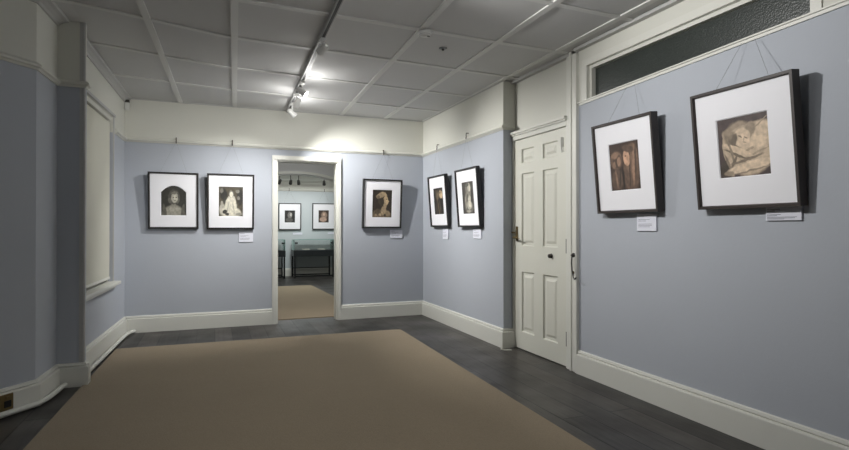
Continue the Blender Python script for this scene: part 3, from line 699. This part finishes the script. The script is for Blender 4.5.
for k, (px, wd, lab) in enumerate(((2.50, .22, 'pale open paper lying left inside the fully seen display case'), (2.95, .2, 'pale open paper lying right inside the fully seen display case'))):
    m = MB(); m.add([(px - wd/2, 15.75, .803), (px + wd/2, 15.75, .803), (px + wd/2, 15.98, .835), (px - wd/2, 15.98, .835), (px - wd/2, 15.75, .80), (px + wd/2, 15.75, .80), (px + wd/2, 15.98, .80), (px - wd/2, 15.98, .80)],
        [(0,1,2,3),(7,6,5,4),(0,4,5,1),(1,5,6,2),(2,6,7,3),(3,7,4,0)])
    tag(m.build('paper_document', M['paper'], loc=(px, 15.85, .8)), lab, 'document', 'papers in the display case')

# ------------------------------------------------------------------ track lighting
def tx(y): return .955 + (y - 6.33) * .030
tr = MB(); ZT = ZC - .022
a, b = Vector((tx(8.15), 8.15, ZT - .045)), Vector((tx(YB + .3), YB + .3, ZT - .045)); dd = (b - a).normalized(); nn = Vector((-dd.y, dd.x, 0)) * .024
root = thing('light_track', 'long grey white lighting track running down the ceiling', 'light track', (tx(3), 3, ZT - .045))
adopt(tr.quadprism(a - nn, b - nn, b + nn, a + nn, (0, 0, .045)).build('track_rail', M['trackm'], bevel=.003), root)
adopt(MB().quadprism(a - nn*.5 - Vector((0,0,.002)), b - nn*.5 - Vector((0,0,.002)), b + nn*.5 - Vector((0,0,.002)), a + nn*.5 - Vector((0,0,.002)), (0, 0, .003)).build('track_slot', M['slot']), root)
def spot_light(name, pos, target, watts, angle, blend=1.0, color=(1, .985, .965), size=.045):
    l = bpy.data.lights.new(name, 'SPOT'); l.energy = watts; l.spot_size = math.radians(angle); l.spot_blend = blend; l.color = color; l.shadow_soft_size = size
    o = bpy.data.objects.new(name, l); COL.objects.link(o); o.location = Vector(pos) * S
    o.rotation_euler = (Vector(target) - Vector(pos)).to_track_quat('-Z', 'Y').to_euler()
    return o
def track_head(label, y, drop, target, watts, angle, lit=True, x=None, ztrack=None, mat='lampwhite', size=.8, group='spotlights on the near lighting track', glow=0):
    x = tx(y) if x is None else x; zt = (ZT - .045) if ztrack is None else ztrack
    root = thing('track_spotlight', label, 'spotlight', (x, y, zt), (0,0,0), group)
    B = lambda mb, n_, m_, **k: adopt(mb.build(n_, m_, **k), root)
    s_ = size
    B(MB().box(x - .022, x + .022, y - .055*s_, y + .055*s_, zt - .05*s_, zt), 'adapter', M[mat], bevel=.006)
    c0 = Vector((x, y, zt - drop)); ax = (Vector(target) - c0).normalized()
    B(MB().tube([(x, y, zt - .05*s_), (x, y, zt - drop + .03)], .011, 8), 'stem', M[mat])
    r = .052*s_; Lh = .15*s_
    can = MB().lathe([(-Lh*.62, r*.35), (-Lh*.60, r*.62), (-Lh*.5, r*.8), (-Lh*.2, r*.86), (Lh*.3, r), (Lh*.42, r*1.04), (Lh*.42, r*.93), (Lh*.28, r*.86), (Lh*.27, r*.3)], c0, ax, 24, cap=False)
    hs = B(can, 'lamp_housing', M[mat])
    MB().lathe([(Lh*.265, .0005), (Lh*.30, r*.55), (Lh*.29, r*.85)], c0, ax, 24, cap=False).build('lamp_face', M['lampface' if lit else 'unlit'], hs)
    if lit and watts:
        spot_light('spot_lamp', c0 + ax*(Lh*.46), target, watts, angle)
        if glow:
            l = bpy.data.lights.new('lamp_spill_fill', 'POINT'); l.energy = glow; l.shadow_soft_size = .035; l.color = (1, .985, .965)
            o = bpy.data.objects.new('lamp_spill_fill', l); COL.objects.link(o); o.location = (c0 + ax*(Lh*.75)) * S
    return root, c0, ax
track_head('lit white track spotlight nearest the viewer of the three lit ones', 6.34, .13, (3.3, 5.6, 1.3), P_HEAD*1.0, 90, glow=P_GLOW)
track_head('lit white track spotlight in the middle of the three lit ones', 6.95, .13, (.05, 8.3, 1.0), P_HEAD*.72, 98, glow=P_GLOW)
track_head('lit white track spotlight closest to the back wall', 7.50, .15, (3.0, 8.1, 1.35), P_HEAD*.95, 112, glow=P_GLOW)
track_head('white track spotlight turned away, alone nearest the viewer on the ceiling track', 4.85, .10, (-.6, 8.3, 1.75), P_HEAD*.55, 64, size=.72)
# the same track goes on over the viewpoint, with unseen spotlights added to light the right wall and floor
for y, tgt, wt_, an_ in ((3.45, (3.38, 2.75, 2.1), P_NEAR*1.05, 106), (2.2, (3.38, 2.3, 2.4), P_NEAR*.12, 90), (.6, (.8, 3.0, 0), P_NEAR*.52, 80)):
    spot_light('spot_lamp', (tx(y), y, ZT - .2), tgt, wt_, an_)

l = bpy.data.lights.new('lamp_spill_fill', 'POINT'); l.energy = P_GLOW*1.8; l.shadow_soft_size = .08  # unseen point light added to lift the near ceiling
o = bpy.data.objects.new('lamp_spill_fill', l); COL.objects.link(o); o.location = Vector((tx(2.9), 2.9, ZT - .35)) * S
# next room: short track with four dark heads behind the arch
zt2 = 2.97; yt = 16.0
root = thing('light_track', 'short dark lighting track high up beyond the doorway', 'light track', (2.2, 15.3, zt2))
adopt(MB().box(.2, 3.6, 15.28, 15.32, zt2, zt2 + .04).build('track_rail', M['iron']), root)
for hx in (.9, 2.2, 3.0):
    adopt(MB().tube([(hx, 15.3, zt2 + .04), (hx, 15.3, zc2)], .01, 8).build('track_hanger', M['lampgrey']), root)
labs = ['grey spotlight beyond the doorway, far left and half hidden', 'grey spotlight beyond the doorway, second from left', 'grey spotlight beyond the doorway, third from left', 'grey spotlight beyond the doorway, alone on the right']
for hx, lab, tg in zip((1.68, 1.98, 2.20, 2.92), labs, ((1.2, YF, 1.6), (2.0, YF, 1.7), (2.5, YF, 1.5), (3.2, YF, 1.7))):
    track_head(lab, 15.3, .24, tg, P_FAR*.25, 120, lit=True, x=hx, ztrack=zt2, mat='iron', size=.9, group='spotlights beyond the doorway')
l = bpy.data.lights.new('room_fill', 'AREA'); l.energy = P_FAR; l.shape = 'DISK'; l.size = .5; l.color = (.95, 1, .98)  # unseen area light added as fill for the next room
o = bpy.data.objects.new('room_fill', l); COL.objects.link(o); o.location = Vector((2.2, 13.6, 3.38)) * S
l = bpy.data.lights.new('room_fill', 'AREA'); l.energy = P_FAR*.15; l.shape = 'DISK'; l.size = .5; l.color = (1, .98, .95)  # second, weaker fill added on the doorway side, unseen too
o = bpy.data.objects.new('room_fill', l); COL.objects.link(o); o.location = Vector((1.2, 10.2, 3.38)) * S
spot_light('spot_lamp', (1.9, 9.6, 3.2), (1.9, 12.0, 2.6), P_FAR*.5, 80, color=(.97, 1, .98))  # unseen spot added to brighten the arch

# ------------------------------------------------------------------ small things
root = thing('smoke_alarm', 'round white smoke alarm on the ceiling batten', 'smoke alarm', (1.765, 4.47, ZC - .022))
adopt(MB().lathe([(0,.062),(.018,.062),(.034,.05),(.04,.035),(.042,.001)], (1.765, 4.47, ZC - .022), (0,0,-1), 28).build('alarm_body', M['plastic']), root)
adopt(MB().lathe([(.0,.0575),(.010,.0545)], (1.765, 4.47, ZC - .041), (0,0,-1), 28, cap=False).build('vent_ring', M['iron']), root)
adopt(MB().lathe([(0,.014),(.004,.012)], (1.79, 4.45, ZC - .0635), (0,0,-1), 12).build('test_button', M['greyplastic']), root)
root = thing('ceiling_sensor', 'small dark fitting on the ceiling panel beside the smoke alarm', 'ceiling fitting', (2.11, 4.86, ZC))
adopt(MB().lathe([(0,.04),(.006,.04),(.01,.026)], (2.11, 4.86, ZC), (0,0,-1), 20).build('base_plate', M['greyplastic']), root)
adopt(MB().lathe([(.008,.012),(.02,.014),(.028,.007)], (2.11, 4.86, ZC), (0,0,-1), 14).build('sensor_tip', M['iron']), root)
q = wl(LWL - .06, -.035, 3.06)
root = thing('motion_sensor', 'small pale sensor box high in the back left corner', 'sensor', q)
adopt(MB().box(q[0] - .03, q[0] + .03, q[1] - .02, q[1] + .03, 3.06, 3.165).build('sensor_body', M['plastic'], bevel=.008), root)
adopt(MB().box(q[0] - .03, q[0] + .03, q[1] - .02, q[1] + .03, 3.168, 3.20).build('sensor_bracket', M['iron'], bevel=.004), root)

# cabin hook on the post
root = thing('cabin_hook', 'thin metal cabin hook hanging on the door post', 'hook', (XN - .034, 4.425, 1.17))
adopt(MB().lathe([(0,.022),(.01,.022),(.014,.01),(.03,.01)], (XN - .034, 4.425, 1.175), (-1,0,0), 16).build('hook_plate', M['iron']), root)
adopt(MB().tube([(XN - .055, 4.425, 1.175), (XN - .06, 4.425, 1.10), (XN - .06, 4.418, 1.02), (XN - .06, 4.40, .965), (XN - .065, 4.375, .94), (XN - .065, 4.355, .945), (XN - .065, 4.35, .96)], .007, 8).build('hook_arm', M['iron']), root)
adopt(MB().lathe([(0,.014),(.006,.014),(.01,.006)], (XN - .034, 4.43, 1.0), (-1,0,0), 12).build('screw_eye', M['brass']), root)

# brass socket plate on the canted skirting
dA = (Vector((-1.36, 5.21)) - Vector((-1.535, 4.985))).normalized(); nA = Vector((dA.y, -dA.x))
def pa(t, o_, z): 
    v = Vector((-1.535, 4.985)) + dA*t + nA*o_
    return (v.x, v.y, z)
root = thing('wall_socket', 'brass socket plate on the skirting at the left edge', 'socket', pa(-.04, .04, .115))
def abox(t0, t1, o0, o1, z0, z1):
    a, b = pa(t0, o0, z0), pa(t1, o0, z0); n = nA*(o1 - o0)
    return MB().quadprism(a, b, (b[0], b[1], z1), (a[0], a[1], z1), (n.x, n.y, 0))
adopt(abox(-.13, .075, .0395, .052, .05, .175).build('face_plate', M['brass'], bevel=.004), root)
for t in (-.10, .005): adopt(abox(t, t + .05, .052, .056, .075, .125).build('socket_insert', M['slot']), root)
for t in (-.09, .015): adopt(abox(t, t + .03, .052, .060, .137, .158).build('switch', M['brass']), root)

# white pipes along the floor
m = MB(); m.tube([wl(.02, -.085, .03), wl(.5, -.08, .03), wl(1.2, -.075, .028), wl(1.9, -.07, .028), wl(2.3, -.075, .03), wl(2.45, -.10, .03)], .022, 10)
m.tube([wl(2.44, -.10, .03), (-1.02, 8.27, .03)], .022, 10)
o = m.build('floor_pipe', M['gloss'], loc=wl(1.2, -.075, 0)); tag(o, 'thin white pipe along the floor below the blinded window', 'pipe', 'white floor pipes')
m = MB(); m.tube([pa(-.9, .07, .035), pa(0, .07, .035), pa(.26, .07, .035), (-1.285, 5.30, .035), (-1.262, 5.62, .035), (-1.25, 5.655, .035)], .022, 10)
o = m.build('floor_pipe', M['gloss'], loc=pa(0, .07, 0)); tag(o, 'thin white pipe along the floor below the canted left wall', 'pipe', 'white floor pipes')
m = MB(); m.tube([(3.19, 5.60, .008), (3.165, 5.56, .010), (3.19, 5.51, .008), (3.26, 5.48, .006)], .008, 8)
tag(m.build('cable_end', M['paper'], loc=(3.19, 5.55, 0)), 'short pale scrap of cable on floor by the door corner', 'cable')
